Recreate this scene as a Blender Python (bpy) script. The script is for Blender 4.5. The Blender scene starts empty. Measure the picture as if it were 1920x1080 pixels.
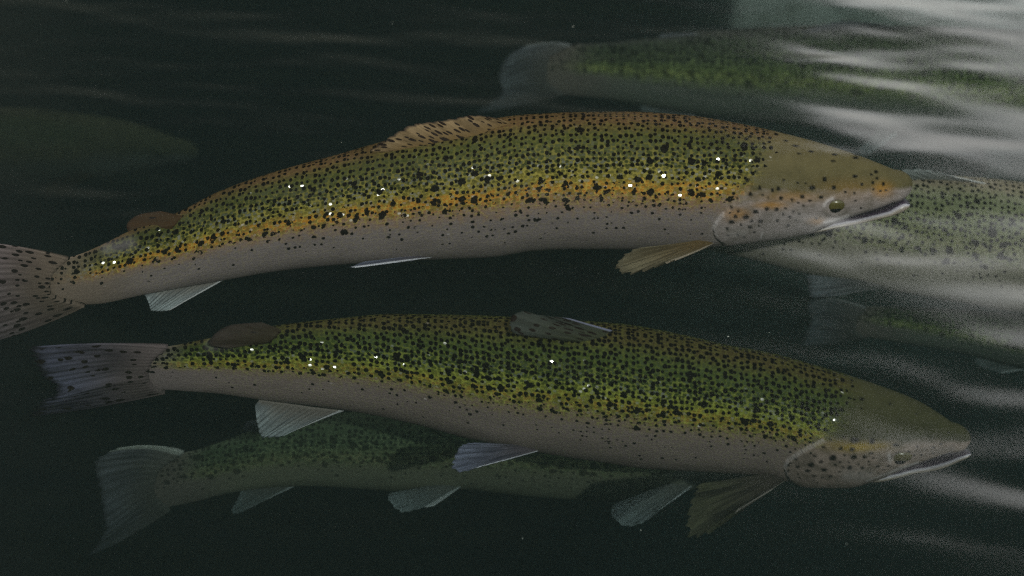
import bpy, math, random
import numpy as np
from mathutils import Vector

# ------------------------------------------------------------------ camera, sky, sun, exposure
sc = bpy.context.scene
COL = sc.collection
ELEV = math.radians(23.0)                 # how steeply the camera looks down into the water
DIST = 2.10                               # metres from camera to the point it looks at
HALF = math.atan(0.362 / DIST)            # half the horizontal field of view
AIM = np.array([0.0, 0.0, -0.085])
FWD = np.array([0.0, math.cos(ELEV), -math.sin(ELEV)])
UPV = np.array([0.0, math.sin(ELEV), math.cos(ELEV)])
EYE = AIM - FWD * DIST

cam_data = bpy.data.cameras.new('camera')
cam = bpy.data.objects.new('camera', cam_data)
COL.objects.link(cam)
cam.location = EYE
cam.rotation_euler = (math.pi / 2 - ELEV, 0, 0)
cam_data.sensor_width = 36.0
cam_data.lens = 18.0 / math.tan(HALF)
cam_data.clip_start = 0.05
cam_data.clip_end = 400.0
cam_data.dof.use_dof = True
cam_data.dof.focus_distance = 2.15
cam_data.dof.aperture_fstop = 8.0
sc.camera = cam

SUN_ELEV, SUN_AZ = math.radians(26.0), math.radians(12.0)   # sun behind the camera, a little to its right
to_sun = Vector((math.sin(SUN_AZ) * math.cos(SUN_ELEV), -math.cos(SUN_AZ) * math.cos(SUN_ELEV), math.sin(SUN_ELEV)))
world = bpy.data.worlds.new('World')
sc.world = world
world.use_nodes = True
wn = world.node_tree
wn.nodes.clear()
sky = wn.nodes.new('ShaderNodeTexSky')
sky.sky_type = 'NISHITA'
sky.sun_disc = False
sky.sun_elevation = SUN_ELEV
sky.sun_rotation = math.atan2(to_sun.x, to_sun.y)
sky.dust_density = 3.0
bg = wn.nodes.new('ShaderNodeBackground')
bg.inputs['Strength'].default_value = 0.15
wo = wn.nodes.new('ShaderNodeOutputWorld')
# bright broken cloud over the whole sky
wtc = wn.nodes.new('ShaderNodeTexCoord')
wno = wn.nodes.new('ShaderNodeTexNoise')
wno.inputs['Scale'].default_value = 2.6
wno.inputs['Detail'].default_value = 5.0
wmr = wn.nodes.new('ShaderNodeMapRange')
wmr.interpolation_type = 'SMOOTHSTEP'
wmr.inputs[1].default_value, wmr.inputs[2].default_value = 0.20, 0.48
wmx = wn.nodes.new('ShaderNodeMix')
wmx.data_type = 'RGBA'
wmx.inputs[7].default_value = (7.2, 7.05, 6.75, 1.0)
wn.links.new(wtc.outputs['Generated'], wno.inputs['Vector'])
wn.links.new(wno.outputs[0], wmr.inputs[0])
wn.links.new(wmr.outputs[0], wmx.inputs[0])
wn.links.new(sky.outputs[0], wmx.inputs[6])
wn.links.new(wmx.outputs[2], bg.inputs[0])
wn.links.new(bg.outputs[0], wo.inputs[0])

sun_data = bpy.data.lights.new('sun', 'SUN')
sun_data.energy = 3.6
sun_data.angle = math.radians(0.6)
sun_data.color = (1.0, 0.93, 0.82)
sun = bpy.data.objects.new('sun', sun_data)
COL.objects.link(sun)
sun.rotation_euler = to_sun.to_track_quat('Z', 'Y').to_euler()

sc.view_settings.view_transform = 'Standard'
sc.view_settings.look = 'None'
sc.view_settings.gamma = 1.0
sc.view_settings.exposure = 0.25
sc.render.film_transparent = False
sc.cycles.max_bounces = 8
sc.cycles.transparent_max_bounces = 12
sc.cycles.volume_bounces = 1
sc.cycles.filter_width = 1.15
sc.cycles.use_denoising = False
sc.cycles.sample_clamp_indirect = 6.0

rng = np.random.default_rng(7)


# ------------------------------------------------------------------ helpers: pixels of the 1920x1080 frame to rays
def ray(px, py):
    k = 2 * math.tan(HALF) / 1920.0
    return FWD + np.array([1.0, 0, 0]) * ((px - 960.0) * k) - UPV * ((py - 540.0) * k)


def on_plane(px, py, point, normal):
    d = ray(px, py)
    return EYE + d * (np.dot(np.asarray(point) - EYE, normal) / np.dot(d, normal))


def depth_of(p):
    return float(np.dot(np.asarray(p) - EYE, FWD))


def at_depth(px, py, D):
    return EYE + ray(px, py) * D


def metres_per_pixel(D):
    return D * 2 * math.tan(HALF) / 1920.0


def smooth_curve(pts, x):
    """monotone cubic through (x, y) points"""
    p = np.array([tuple(q) for q in pts], float)
    p = p[np.argsort(p[:, 0], kind='stable')]
    X, Y = p[:, 0], p[:, 1]
    h = np.diff(X)
    d = np.diff(Y) / h
    m = np.zeros(len(X))
    m[0], m[-1] = d[0], d[-1]
    for i in range(1, len(X) - 1):
        if d[i - 1] * d[i] > 0:
            w1, w2 = 2 * h[i] + h[i - 1], h[i] + 2 * h[i - 1]
            m[i] = (w1 + w2) / (w1 / d[i - 1] + w2 / d[i])
    x = np.asarray(x, float)
    xc = np.clip(x, X[0], X[-1])
    i = np.clip(np.searchsorted(X, xc) - 1, 0, len(X) - 2)
    t = (xc - X[i]) / h[i]
    y = ((1 + 2 * t) * (1 - t) ** 2 * Y[i] + t * (1 - t) ** 2 * h[i] * m[i]
         + t * t * (3 - 2 * t) * Y[i + 1] + t * t * (t - 1) * h[i] * m[i + 1])
    return y


def sstep(a, b, x):
    t = np.clip((np.asarray(x, float) - a) / (b - a), 0, 1)
    return t * t * (3 - 2 * t)


def mesh_object(name, verts, faces, mat, parent=None, attrs=None, smooth=True):
    me = bpy.data.meshes.new(name)
    me.from_pydata([tuple(v) for v in verts], [], [tuple(f) for f in faces])
    me.update()
    if smooth:
        me.polygons.foreach_set('use_smooth', np.ones(len(me.polygons), bool))
    for k, v in (attrs or {}).items():
        v = np.asarray(v, np.float32)
        if v.ndim == 1:
            me.attributes.new(k, 'FLOAT', 'POINT').data.foreach_set('value', v)
        else:
            me.attributes.new(k, 'FLOAT_VECTOR', 'POINT').data.foreach_set('vector', v.ravel())
    o = bpy.data.objects.new(name, me)
    COL.objects.link(o)
    if mat:
        me.materials.append(mat)
    if parent:
        o.parent = parent
        o.matrix_parent_inverse = parent.matrix_world.inverted()
    return o


# ------------------------------------------------------------------ helpers: node graphs
class Graph:
    def __init__(self, name):
        self.mat = bpy.data.materials.new(name)
        self.mat.use_nodes = True
        self.t = self.mat.node_tree
        self.t.nodes.clear()
        self.out = self.t.nodes.new('ShaderNodeOutputMaterial')

    def put(self, sock, v):
        if hasattr(v, 'is_linked') or isinstance(v, bpy.types.NodeSocket):
            self.t.links.new(v, sock)
        elif isinstance(v, (tuple, list)) and len(v) == 3 and sock.type == 'RGBA':
            sock.default_value = (*v, 1.0)
        else:
            sock.default_value = v

    def node(self, kind, out=0, props=None, **ins):
        n = self.t.nodes.new(kind)
        for k, v in (props or {}).items():
            setattr(n, k, v)
        for k, v in ins.items():
            key = int(k[1:]) if k[0] == '_' and k[1:].isdigit() else k.replace('_', ' ')
            self.put(n.inputs[key], v)
        return n.outputs[out]

    def attr(self, name, vec=False):
        return self.node('ShaderNodeAttribute', out=1 if vec else 2, props={'attribute_name': name})

    def m(self, op, a, b=0.0, c=0.0, clamp=False):
        n = self.t.nodes.new('ShaderNodeMath')
        n.operation = op
        n.use_clamp = clamp
        for i, v in enumerate((a, b, c)):
            self.put(n.inputs[i], v)
        return n.outputs[0]

    def vm(self, op, a, b=(0, 0, 0), scale=None):
        n = self.t.nodes.new('ShaderNodeVectorMath')
        n.operation = op
        self.put(n.inputs[0], a)
        self.put(n.inputs[1], b)
        if scale is not None:
            self.put(n.inputs['Scale'], scale)
        return n.outputs['Value' if op in ('LENGTH', 'DOT_PRODUCT') else 'Vector']

    def step(self, x, a, b):
        n = self.t.nodes.new('ShaderNodeMapRange')
        n.interpolation_type = 'SMOOTHSTEP'
        self.put(n.inputs[0], x)
        self.put(n.inputs[1], a)
        self.put(n.inputs[2], b)
        return n.outputs[0]

    def mix(self, f, a, b):
        n = self.t.nodes.new('ShaderNodeMix')
        n.data_type = 'RGBA'
        self.put(n.inputs[0], f)
        self.put(n.inputs[6], a)
        self.put(n.inputs[7], b)
        return n.outputs[2]

    def ramp(self, f, stops, value=False):
        n = self.t.nodes.new('ShaderNodeValToRGB')
        el = n.color_ramp.elements
        while len(el) < len(stops):
            el.new(0.5)
        for e, (p, c) in zip(el, stops):
            e.position = p
            e.color = (c, c, c, 1) if value else (*c, 1)
        self.put(n.inputs[0], f)
        return n.outputs[0]

    def noise(self, vec, scale, detail=2.0, rough=0.5, out=0):
        return self.node('ShaderNodeTexNoise', out=out, Vector=vec, Scale=scale, Detail=detail, Roughness=rough)

    def cells(self, vec, scale, rand):
        n = self.t.nodes.new('ShaderNodeTexVoronoi')
        n.voronoi_dimensions = '2D'
        self.put(n.inputs['Vector'], vec)
        n.inputs['Scale'].default_value = scale
        n.inputs['Randomness'].default_value = rand
        sep = self.t.nodes.new('ShaderNodeSeparateColor')
        self.t.links.new(n.outputs['Color'], sep.inputs[0])
        return n.outputs['Distance'], sep.outputs, n.outputs['Color']

    def spots(self, vec, cell, rand, rmin, rmax, prob, soft=0.06):
        """round dark spots, one per cell of a jittered grid; prob says how many of the cells carry one"""
        dist, (r, g, b), _ = self.cells(vec, 1.0 / cell, rand)
        rad = self.m('MULTIPLY_ADD', r, rmax - rmin, rmin)
        inside = self.step(dist, rad, self.m('SUBTRACT', rad, soft))
        return self.m('MULTIPLY', inside, self.m('LESS_THAN', g, prob))

    def finish(self, surf=None, vol=None):
        if surf is not None:
            self.t.links.new(surf, self.out.inputs['Surface'])
        if vol is not None:
            self.t.links.new(vol, self.out.inputs['Volume'])
        return self.mat


def trout_skin(name, back, ridge, band_hi, band_lo, belly, head_top, cheek, gold, seed, big=1.0, shift=0.0, glint=1.0, ink=0.98, dot=0.112, fat=0.0, tail=(0.17, 0.14, 0.12)):
    """skin of a trout: phi runs 0 at the back to 1 at the belly, skin is a surface map in hundreds of pixels"""
    g = Graph(name)
    skin = g.vm('ADD', g.attr('skin', True), (seed * 3.7, seed * 1.3, 0.0))
    phi0, along, head = g.attr('phi'), g.attr('along'), g.attr('head')
    pale, mark, bite = g.attr('pale'), g.attr('mark'), g.attr('gold')
    wob = g.noise(skin, 6.5, 4.0, 0.6)
    phi = g.m('ADD', g.m('MULTIPLY', phi0, g.m('MULTIPLY_ADD', g.step(phi0, 0.1, 0.4), shift / 0.4, 1.0)), g.m('MULTIPLY', g.m('SUBTRACT', wob, 0.5), 0.14))
    base = g.ramp(phi, [(0.0, ridge), (0.06, ridge), (0.12, tuple(0.4 * r + 0.6 * c for r, c in zip(ridge, back))), (0.17, back), (0.32, back), (0.38, band_hi),
                        (0.415, band_lo), (0.44, band_lo), (0.485, tuple(0.3 * a + 0.45 * b for a, b in zip(band_lo, belly))), (0.56, tuple(0.85 * c for c in belly)), (0.66, belly), (0.86, belly),
                        (1.0, tuple(1.1 * c for c in belly))])
    # scales: pale reticulation over the flank
    sdist, (sr, sg, sb), scol = g.cells(g.vm('MULTIPLY', skin, (1.0, 1.25, 1.0)), 13.0, 0.7)
    rim = g.step(sdist, 0.34, 0.62)
    flank = g.ramp(phi, [(0.0, 0.1), (0.20, 0.15), (0.34, 0.8), (0.46, 1.0), (0.52, 0.22), (1.0, 0.16)], True)
    body = g.mix(g.m('MULTIPLY', g.m('MULTIPLY', rim, flank), 0.6), base, tuple(min(1.0, 2.1 * c + 0.02) for c in band_hi))
    # blotchy tone
    blot = g.noise(skin, 1.1, 4.0, 0.6)
    lat = g.ramp(phi, [(0.34, 0.0), (0.40, 1.0), (0.46, 1.0), (0.50, 0.0)], True)
    gap = g.m('MULTIPLY', g.m('MULTIPLY', lat, g.step(g.m('ADD', sb, g.m('MULTIPLY', g.noise(skin, 4.0, 2.0), 0.6)), 0.62, 0.95)), 0.65)
    body = g.mix(gap, body, tuple(0.5 * (a + b) for a, b in zip(band_hi, back)))
    pearl = g.noise(g.vm('MULTIPLY', skin, (0.8, 2.4, 1.0)), 1.3, 5.0, 0.65)
    body = g.mix(g.m('MULTIPLY', g.step(pearl, 0.42, 0.72), g.m('MULTIPLY', g.step(phi, 0.48, 0.56), 0.40)), body, tuple(0.55 * c for c in belly))
    upper = g.step(phi0, 0.46, 0.38)
    body = g.mix(g.m('MULTIPLY', g.m('MULTIPLY', g.step(blot, 0.42, 0.75), 0.4), upper), body, tuple(0.55 * c for c in back))
    # head
    hn = g.noise(skin, 3.5, 4.0, 0.6)
    hbase = g.ramp(phi, [(0.0, tuple(0.8 * a + 0.2 * b for a, b in zip(head_top, ridge))), (0.3, head_top), (0.40, head_top), (0.50, cheek), (0.75, tuple(1.15 * c for c in cheek)), (1.0, tuple(1.3 * c for c in cheek))])
    hbase = g.mix(g.m('MULTIPLY', g.step(hn, 0.38, 0.68), 0.5), hbase, tuple(0.62 * c for c in head_top))
    hbase = g.mix(g.m('MULTIPLY', bite, 0.8), hbase, gold)
    col = g.mix(head, body, hbase)
    col = g.mix(g.m('MULTIPLY', g.m('MAXIMUM', g.step(along, 0.095, 0.030), g.m('MULTIPLY', g.step(along, 0.16, 0.055), g.step(phi, 0.45, 0.55))), 0.92), col, tail)
    # spots
    wv = g.vm('ADD', skin, g.vm('SCALE', g.vm('SUBTRACT', g.noise(skin, 16.0, 2.0, out=1), (0.5, 0.5, 0.5)), scale=0.035))
    body_only = g.m('SUBTRACT', 1.0, head)
    p1 = g.m('MULTIPLY', body_only, g.ramp(phi, [(0.0, 0.98), (0.28, 0.96), (0.38, 0.75), (0.46, 0.35), (0.50, 0.0)], True))
    s1 = g.spots(wv, dot, 0.6, 0.24 + fat, 0.40 + fat, p1)
    p2 = g.m('MULTIPLY', body_only, g.ramp(phi, [(0.0, 0.0), (0.12, 0.05), (0.24, 0.36), (0.36, 0.62), (0.46, 0.75), (0.51, 0.22), (0.56, 0.06), (0.62, 0.0)], True))
    wv2 = g.vm('ADD', skin, g.vm('SCALE', g.vm('SUBTRACT', g.noise(skin, 9.0, 3.0, 0.6, out=1), (0.5, 0.5, 0.5)), scale=0.17))
    s2 = g.spots(g.vm('ADD', wv2, (5.1, 2.2, 0)), 0.25, 1.0, 0.10 * big, 0.33 * big, p2, 0.06)
    p3 = g.m('MULTIPLY', body_only, g.m('MULTIPLY', g.ramp(phi, [(0.40, 0.0), (0.45, 0.75), (0.53, 0.6), (0.60, 0.32), (0.68, 0.08), (0.74, 0.0)], True),
                                        g.step(along, -0.35, 0.75)))
    s3 = g.spots(g.vm('ADD', wv, (1.7, 7.7, 0)), 0.135, 0.95, 0.14, 0.30, p3)
    sp = g.m('MAXIMUM', g.m('MAXIMUM', s1, s2), g.m('MAXIMUM', s3, mark))
    col = g.mix(g.m('MULTIPLY', sp, ink), col, (0.0025, 0.002, 0.002))
    col = g.mix(pale, col, (0.62, 0.57, 0.58))
    # normals: fine skin relief, plus a tilt of its own for every scale so that some flash in the sun
    geo = g.node('ShaderNodeNewGeometry', out=1)
    bump = g.node('ShaderNodeBump', Height=g.m('SUBTRACT', g.m('MULTIPLY', sdist, 0.6), g.m('MULTIPLY', sp, 0.1)), Strength=0.25, Distance=0.0012)
    tilt = g.vm('SCALE', g.vm('SUBTRACT', scol, (0.5, 0.5, 0.5)), scale=g.m('MULTIPLY', body_only, 1.2))
    flash = g.vm('NORMALIZE', g.vm('ADD', geo, tilt))
    b = g.t.nodes.new('ShaderNodeBsdfPrincipled')
    g.put(b.inputs['Base Color'], col)
    g.put(b.inputs['Roughness'], 0.5)
    g.put(b.inputs['Specular IOR Level'], g.ramp(phi0, [(0.0, 0.01), (0.36, 0.02), (0.48, 0.16), (1.0, 0.16)], True))
    b.inputs['Subsurface Weight'].default_value = 0.0
    g.put(b.inputs['Normal'], bump)
    gl = g.ramp(phi, [(0.0, 0.0), (0.12, 0.03), (0.26, 0.2), (0.33, 1.0), (0.46, 1.0), (0.51, 0.1), (1.0, 0.02)], True)
    few = g.m('GREATER_THAN', sg, 0.05)
    coat = g.m('MULTIPLY', g.m('MULTIPLY', gl, few), g.m('MULTIPLY', g.m('LESS_THAN', sdist, 0.42), g.m('SUBTRACT', 1.0, sp)))
    coat = g.m('MULTIPLY', coat, body_only)
    g.put(b.inputs['Coat Weight'], g.m('MULTIPLY', coat, glint))
    b.inputs['Coat Roughness'].default_value = 0.13
    b.inputs['Coat IOR'].default_value = 1.9
    g.put(b.inputs['Coat Normal'], flash)
    return g.finish(b.outputs[0])


def fin_skin(name, base, tip, ray_dark, spot=0.0, lead=(0.7, 0.7, 0.72), lead_w=0.0, edge=0.5, trans=0.45, nrays=22, seed=0.0):
    """fin web: fu runs across the rays, fv from the root to the edge"""
    g = Graph(name)
    fu, fv, skin = g.attr('fu'), g.attr('fv'), g.attr('skin', True)
    n = g.noise(skin, 6.0, 3.0)
    w = g.m('MULTIPLY_ADD', g.m('SUBTRACT', n, 0.5), 0.012, fu)
    s = g.m('SINE', g.m('MULTIPLY', w, nrays * 6.2832))
    rays = g.step(s, -0.2, 0.95)
    s2 = g.m('SINE', g.m('MULTIPLY', w, nrays * 6.2832 * 2.73))
    col = g.mix(g.step(fv, 0.1, 0.95), base, tip)
    broad = g.noise(g.vm('MULTIPLY', g.node('ShaderNodeCombineXYZ', X=fu, Y=g.m('MULTIPLY', fv, 0.12), Z=seed), (1, 1, 1)), 9.0, 3.0, 0.6)
    col = g.mix(g.m('MULTIPLY', g.step(broad, 0.42, 0.66), g.m('MULTIPLY', g.step(fv, 0.0, 0.55), 0.8)), col, ray_dark)
    col = g.mix(g.m('MULTIPLY', rays, g.m('MULTIPLY', g.step(fv, 0.0, 0.4), 0.25)), col, ray_dark)
    col = g.mix(g.m('MULTIPLY', g.step(s2, 0.3, 1.0), 0.2), col, ray_dark)
    if edge > 0:
        e = g.step(g.m('ADD', fv, g.m('MULTIPLY', g.m('SUBTRACT', n, 0.5), 0.12)), 0.90, 0.99)
        col = g.mix(g.m('MULTIPLY', e, edge), col, (0.01, 0.01, 0.015))
    if spot > 0:
        v2 = g.vm('MULTIPLY', g.vm('ADD', skin, (seed, 0.3, 0)), (0.55, 1.2, 1.0))
        sp = g.spots(v2, 0.135, 0.8, 0.20, 0.40, spot)
        col = g.mix(sp, col, (0.012, 0.008, 0.007))
    if lead_w > 0:
        l = g.m('SUBTRACT', 1.0, g.step(fu, lead_w * 0.6, lead_w))
        col = g.mix(l, col, lead)
    bump = g.node('ShaderNodeBump', Height=s, Strength=0.25, Distance=0.0006)
    b = g.t.nodes.new('ShaderNodeBsdfPrincipled')
    g.put(b.inputs['Base Color'], col)
    b.inputs['Roughness'].default_value = 0.45
    b.inputs['Specular IOR Level'].default_value = 0.02
    g.put(b.inputs['Normal'], bump)
    tr = g.node('ShaderNodeBsdfTranslucent', Color=col)
    return g.finish(g.node('ShaderNodeMixShader', _0=trans, _1=b.outputs[0], _2=tr))


def plain(name, colour, rough=0.4, coat=0.0, spec=0.5, noise=0.0):
    g = Graph(name)
    b = g.t.nodes.new('ShaderNodeBsdfPrincipled')
    tc = g.node('ShaderNodeTexCoord', out=3)
    n = g.noise(tc, 90.0, 3.0)
    g.put(b.inputs['Base Color'], g.mix(g.m('MULTIPLY', g.step(n, 0.35, 0.75), noise), colour, tuple(0.4 * c for c in colour)))
    b.inputs['Roughness'].default_value = rough
    b.inputs['Coat Weight'].default_value = coat
    b.inputs['Coat Roughness'].default_value = 0.03
    b.inputs['Specular IOR Level'].default_value = spec
    return g.finish(b.outputs[0])


# ------------------------------------------------------------------ setting: pond bed, added unseen hill and tree, water
def grid_sheet(name, xs, ys, zf, mat, kind='structure'):
    X, Y = np.meshgrid(xs, ys)
    Z = zf(X, Y)
    nx, ny = len(xs), len(ys)
    v = np.stack([X, Y, Z], -1).reshape(-1, 3)
    i = np.arange(ny * nx).reshape(ny, nx)
    f = np.stack([i[:-1, :-1], i[:-1, 1:], i[1:, 1:], i[1:, :-1]], -1).reshape(-1, 4)
    o = mesh_object(name, v, f, mat)
    o['kind'] = kind
    return o


def graded(lo, hi, flo, fhi, fine, n_out):
    a = np.linspace(0, 1, n_out) ** 2
    left = flo - (flo - lo) * a[::-1]
    right = fhi + (hi - fhi) * a
    mid = np.arange(flo, fhi, fine)
    return np.unique(np.round(np.concatenate([left, mid, right]), 5))


def value_noise(X, Y, seed, octaves=4, gain=0.5):
    """sum of rotated sines: cheap smooth noise on arrays"""
    r = np.random.default_rng(seed)
    Z = np.zeros_like(X)
    amp, fr = 1.0, 1.0
    for _ in range(octaves):
        for _ in range(4):
            th, ph = r.uniform(0, 6.283), r.uniform(0, 6.283)
            Z += amp * 0.5 * np.sin(fr * (X * math.cos(th) + Y * math.sin(th)) + ph + 0.8 * np.sin(fr * 0.6 * (Y * math.cos(th) - X * math.sin(th)) + 2 * ph))
        amp *= gain
        fr *= 2.05
    return Z


def bed_height(X, Y):
    deep = -2.0 + 0.08 * value_noise(X * 3.0, Y * 3.0, 3, 3)
    # pale gravel shelf under the far right of the pool: a lip at its edge, then a long slope into the deep
    edge = 0.20 + 0.02 * value_noise(X * 2, Y * 5, 9, 2)
    back = 1.22 + 0.10 * (X - 0.3) + 0.03 * value_noise(X * 6, Y * 2, 10, 2)
    lip = sstep(0.0, 0.06, X - edge) * sstep(0.0, 0.10, Y - back)
    slope = sstep(-0.35, 0.05, X - edge) * sstep(-0.20, 0.05, Y - back)
    shelf = 0.80 * slope + 0.20 * lip
    rip = 0.010 * np.sin(46 * (Y + 0.35 * X) + 1.6 * np.sin(9 * X + 3) + 1.2 * np.sin(17 * X - 5 * Y)) + 0.006 * value_noise(X * 26, Y * 40, 5, 2)
    z = deep * (1 - shelf) + (-0.29 + rip) * shelf
    r = np.maximum(np.abs(X) / 5.0, np.abs(Y - 1.0) / 4.6)
    bank = sstep(0.86, 1.06, r)
    return z * (1 - bank) + (0.35 + 0.05 * value_noise(X * 2, Y * 2, 4, 3)) * bank


g = Graph('pond_bed_gravel')
co = g.node('ShaderNodeTexCoord', out=3)
n1, n2 = g.noise(co, 2.5, 5.0, 0.6), g.noise(co, 40.0, 3.0, 0.6)
c = g.mix(g.step(n1, 0.35, 0.65), (0.30, 0.29, 0.25), (0.48, 0.46, 0.41))
c = g.mix(g.m('MULTIPLY', g.step(n2, 0.45, 0.7), 0.6), c, (0.16, 0.16, 0.12))
bsdf = g.node('ShaderNodeBsdfPrincipled', Base_Color=c, Roughness=0.85, Normal=g.node('ShaderNodeBump', Height=n2, Strength=0.6, Distance=0.01))
bed_mat = g.finish(bsdf)
grid_sheet('pond_bed', graded(-7.5, 7.5, -0.8, 1.1, 0.012, 30), graded(-5.5, 7.0, -0.9, 2.2, 0.012, 30), bed_height, bed_mat)


def hill_height(X, Y):  # unseen hill, added so the left of the pool mirrors something dark
    up = sstep(5.2, 8.5, Y) * 15.0 + np.clip(Y - 8.5, 0, 40) * 0.45
    edge = 0.45 + 0.12 * np.sin(Y * 1.3) + 0.10 * value_noise(X * 1.2, Y * 1.5, 12, 3)
    side = 1 - sstep(0.0, 0.5, X - edge)
    far = np.clip(Y - 8.0, 0, 40) * 0.12
    lump = 0.35 * value_noise(X * 1.1, Y * 1.1, 21, 4, 0.6)
    return 0.2 + up * side + far * (1 - side) + lump * sstep(5.4, 7, Y) * (0.3 + 0.7 * side)


g = Graph('added_hillside_dark')
co = g.node('ShaderNodeTexCoord', out=3)
n1, n2 = g.noise(co, 0.9, 6.0, 0.65), g.noise(co, 6.0, 5.0, 0.7)
c = g.mix(g.step(n1, 0.35, 0.65), (0.012, 0.017, 0.011), (0.024, 0.030, 0.020))
c = g.mix(g.m('MULTIPLY', g.step(n2, 0.5, 0.7), 0.7), c, (0.016, 0.018, 0.010))
bsdf = g.node('ShaderNodeBsdfPrincipled', Base_Color=c, Roughness=0.9, Normal=g.node('ShaderNodeBump', Height=n2, Strength=1.0, Distance=0.3))
hill_mat = g.finish(bsdf)
grid_sheet('added_hillside', np.unique(np.concatenate([np.linspace(-45, -1, 130), np.linspace(-1, 2.5, 70), np.linspace(2.5, 40, 60)])), np.concatenate([np.linspace(5.2, 9.5, 70), np.linspace(9.9, 60, 60)]), hill_height, hill_mat)


def build_blocker_tree():  # unseen tree, added to cut bright sky out of the reflections
    r = np.random.default_rng(77)
    root = bpy.data.objects.new('sky_blocker_tree', None)
    COL.objects.link(root)
    root.location = (-1.2, 7.2, 5.0)
    root['label'] = 'unseen dark leafy tree added to darken reflections in the rippled water'
    root['category'] = 'tree'
    bpy.context.view_layer.update()
    V, F = [], []

    def limb(a, b, ra, rb, bend):
        n, m, k0 = 8, 12, len(V)
        a, b = np.array(a, float), np.array(b, float)
        for i in range(m):
            t = i / (m - 1)
            c = a + (b - a) * t + np.array(bend) * math.sin(math.pi * t)
            rad = ra + (rb - ra) * t
            for j in range(n):
                q = 2 * math.pi * j / n
                V.append(c + np.array([math.cos(q), 0.0, math.sin(q)]) * rad if abs(b[2] - a[2]) < abs(b[0] - a[0]) * 0 else c + np.array([math.cos(q), math.sin(q), 0.0]) * rad)
        for i in range(m - 1):
            for j in range(n):
                jj = (j + 1) % n
                F.append((k0 + i * n + j, k0 + i * n + jj, k0 + (i + 1) * n + jj, k0 + (i + 1) * n + j))
    limb((-1.2, 7.2, 4.6), (0.3, 5.6, 6.2), 0.26, 0.16, (0, -0.2, 0.5))
    ends = []
    for _ in range(9):
        e = (r.uniform(-0.5, 3.2), r.uniform(4.6, 6.4), r.uniform(3.2, 6.2))
        ends.append(e)
        limb((r.uniform(-0.6, 0.4), r.uniform(5.5, 6.2), r.uniform(5.6, 6.2)), e, 0.09, 0.02, (0, 0, 0.4))
    g = Graph('tree_bark')
    n1 = g.noise(g.node('ShaderNodeTexCoord', out=3), 9.0, 5.0)
    mesh_object('trunk', V, F, g.finish(g.node('ShaderNodeBsdfPrincipled', Base_Color=g.mix(n1, (0.05, 0.04, 0.03), (0.12, 0.10, 0.08)), Roughness=0.9)), root)
    # leaves in clumps through the crown; the underside climbs to the right, shaped to bare reflected sky there
    V, F = [], []
    nclump = 0
    while nclump < 420:
        c = np.array([r.uniform(-1.0, 4.2), r.uniform(4.4, 6.6), r.uniform(1.4, 6.8)])
        low = 1.88 + 1.0 * max(0.0, c[0] - 0.76) + 0.12 * math.sin(c[0] * 5.1)
        if c[2] < low:
            continue
        nclump += 1
        rad = r.uniform(0.25, 0.55)
        for _ in range(110):
            p = c + r.normal(0, 0.45, 3) * rad * np.array([1.2, 1.0, 0.7])
            ax = r.normal(0, 1, 3)
            ax /= np.linalg.norm(ax)
            bx = np.cross(ax, r.normal(0, 1, 3))
            bx /= np.linalg.norm(bx)
            l = r.uniform(0.05, 0.09)
            k = len(V)
            V += [p - ax * l, p + bx * l * 0.45, p + ax * l, p - bx * l * 0.45]
            F.append((k, k + 1, k + 2, k + 3))
    g = Graph('tree_leaves')
    n1 = g.noise(g.node('ShaderNodeTexCoord', out=3), 2.0, 3.0)
    col = g.mix(n1, (0.022, 0.032, 0.012), (0.060, 0.075, 0.025))
    mesh_object('crown', V, F, g.finish(g.node('ShaderNodeMixShader', _0=0.3, _1=g.node('ShaderNodeBsdfPrincipled', Base_Color=col, Roughness=0.6), _2=g.node('ShaderNodeBsdfTranslucent', Color=col))), root, smooth=False)


build_blocker_tree()


def wave(X, Y):
    r = np.random.default_rng(31)
    Z = np.zeros_like(X)
    # wind ripples with crests running across the view, tilted a little down to the right
    for lam, slope, n in ((0.34, 0.018, 5), (0.15, 0.024, 6), (0.07, 0.024, 7), (0.035, 0.012, 6)):
        for _ in range(n):
            th = math.radians(68) + r.normal(0, 0.34)
            l = lam * r.uniform(0.75, 1.35)
            k = 2 * math.pi / l
            A = slope / k / math.sqrt(n) * 1.4
            Z += A * np.sin(k * (X * math.cos(th) + Y * math.sin(th)) + r.uniform(0, 6.28) + 0.9 * np.sin(0.31 * k * (X * math.sin(th) - Y * math.cos(th)) + r.uniform(0, 6.28)))
    return Z


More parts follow.
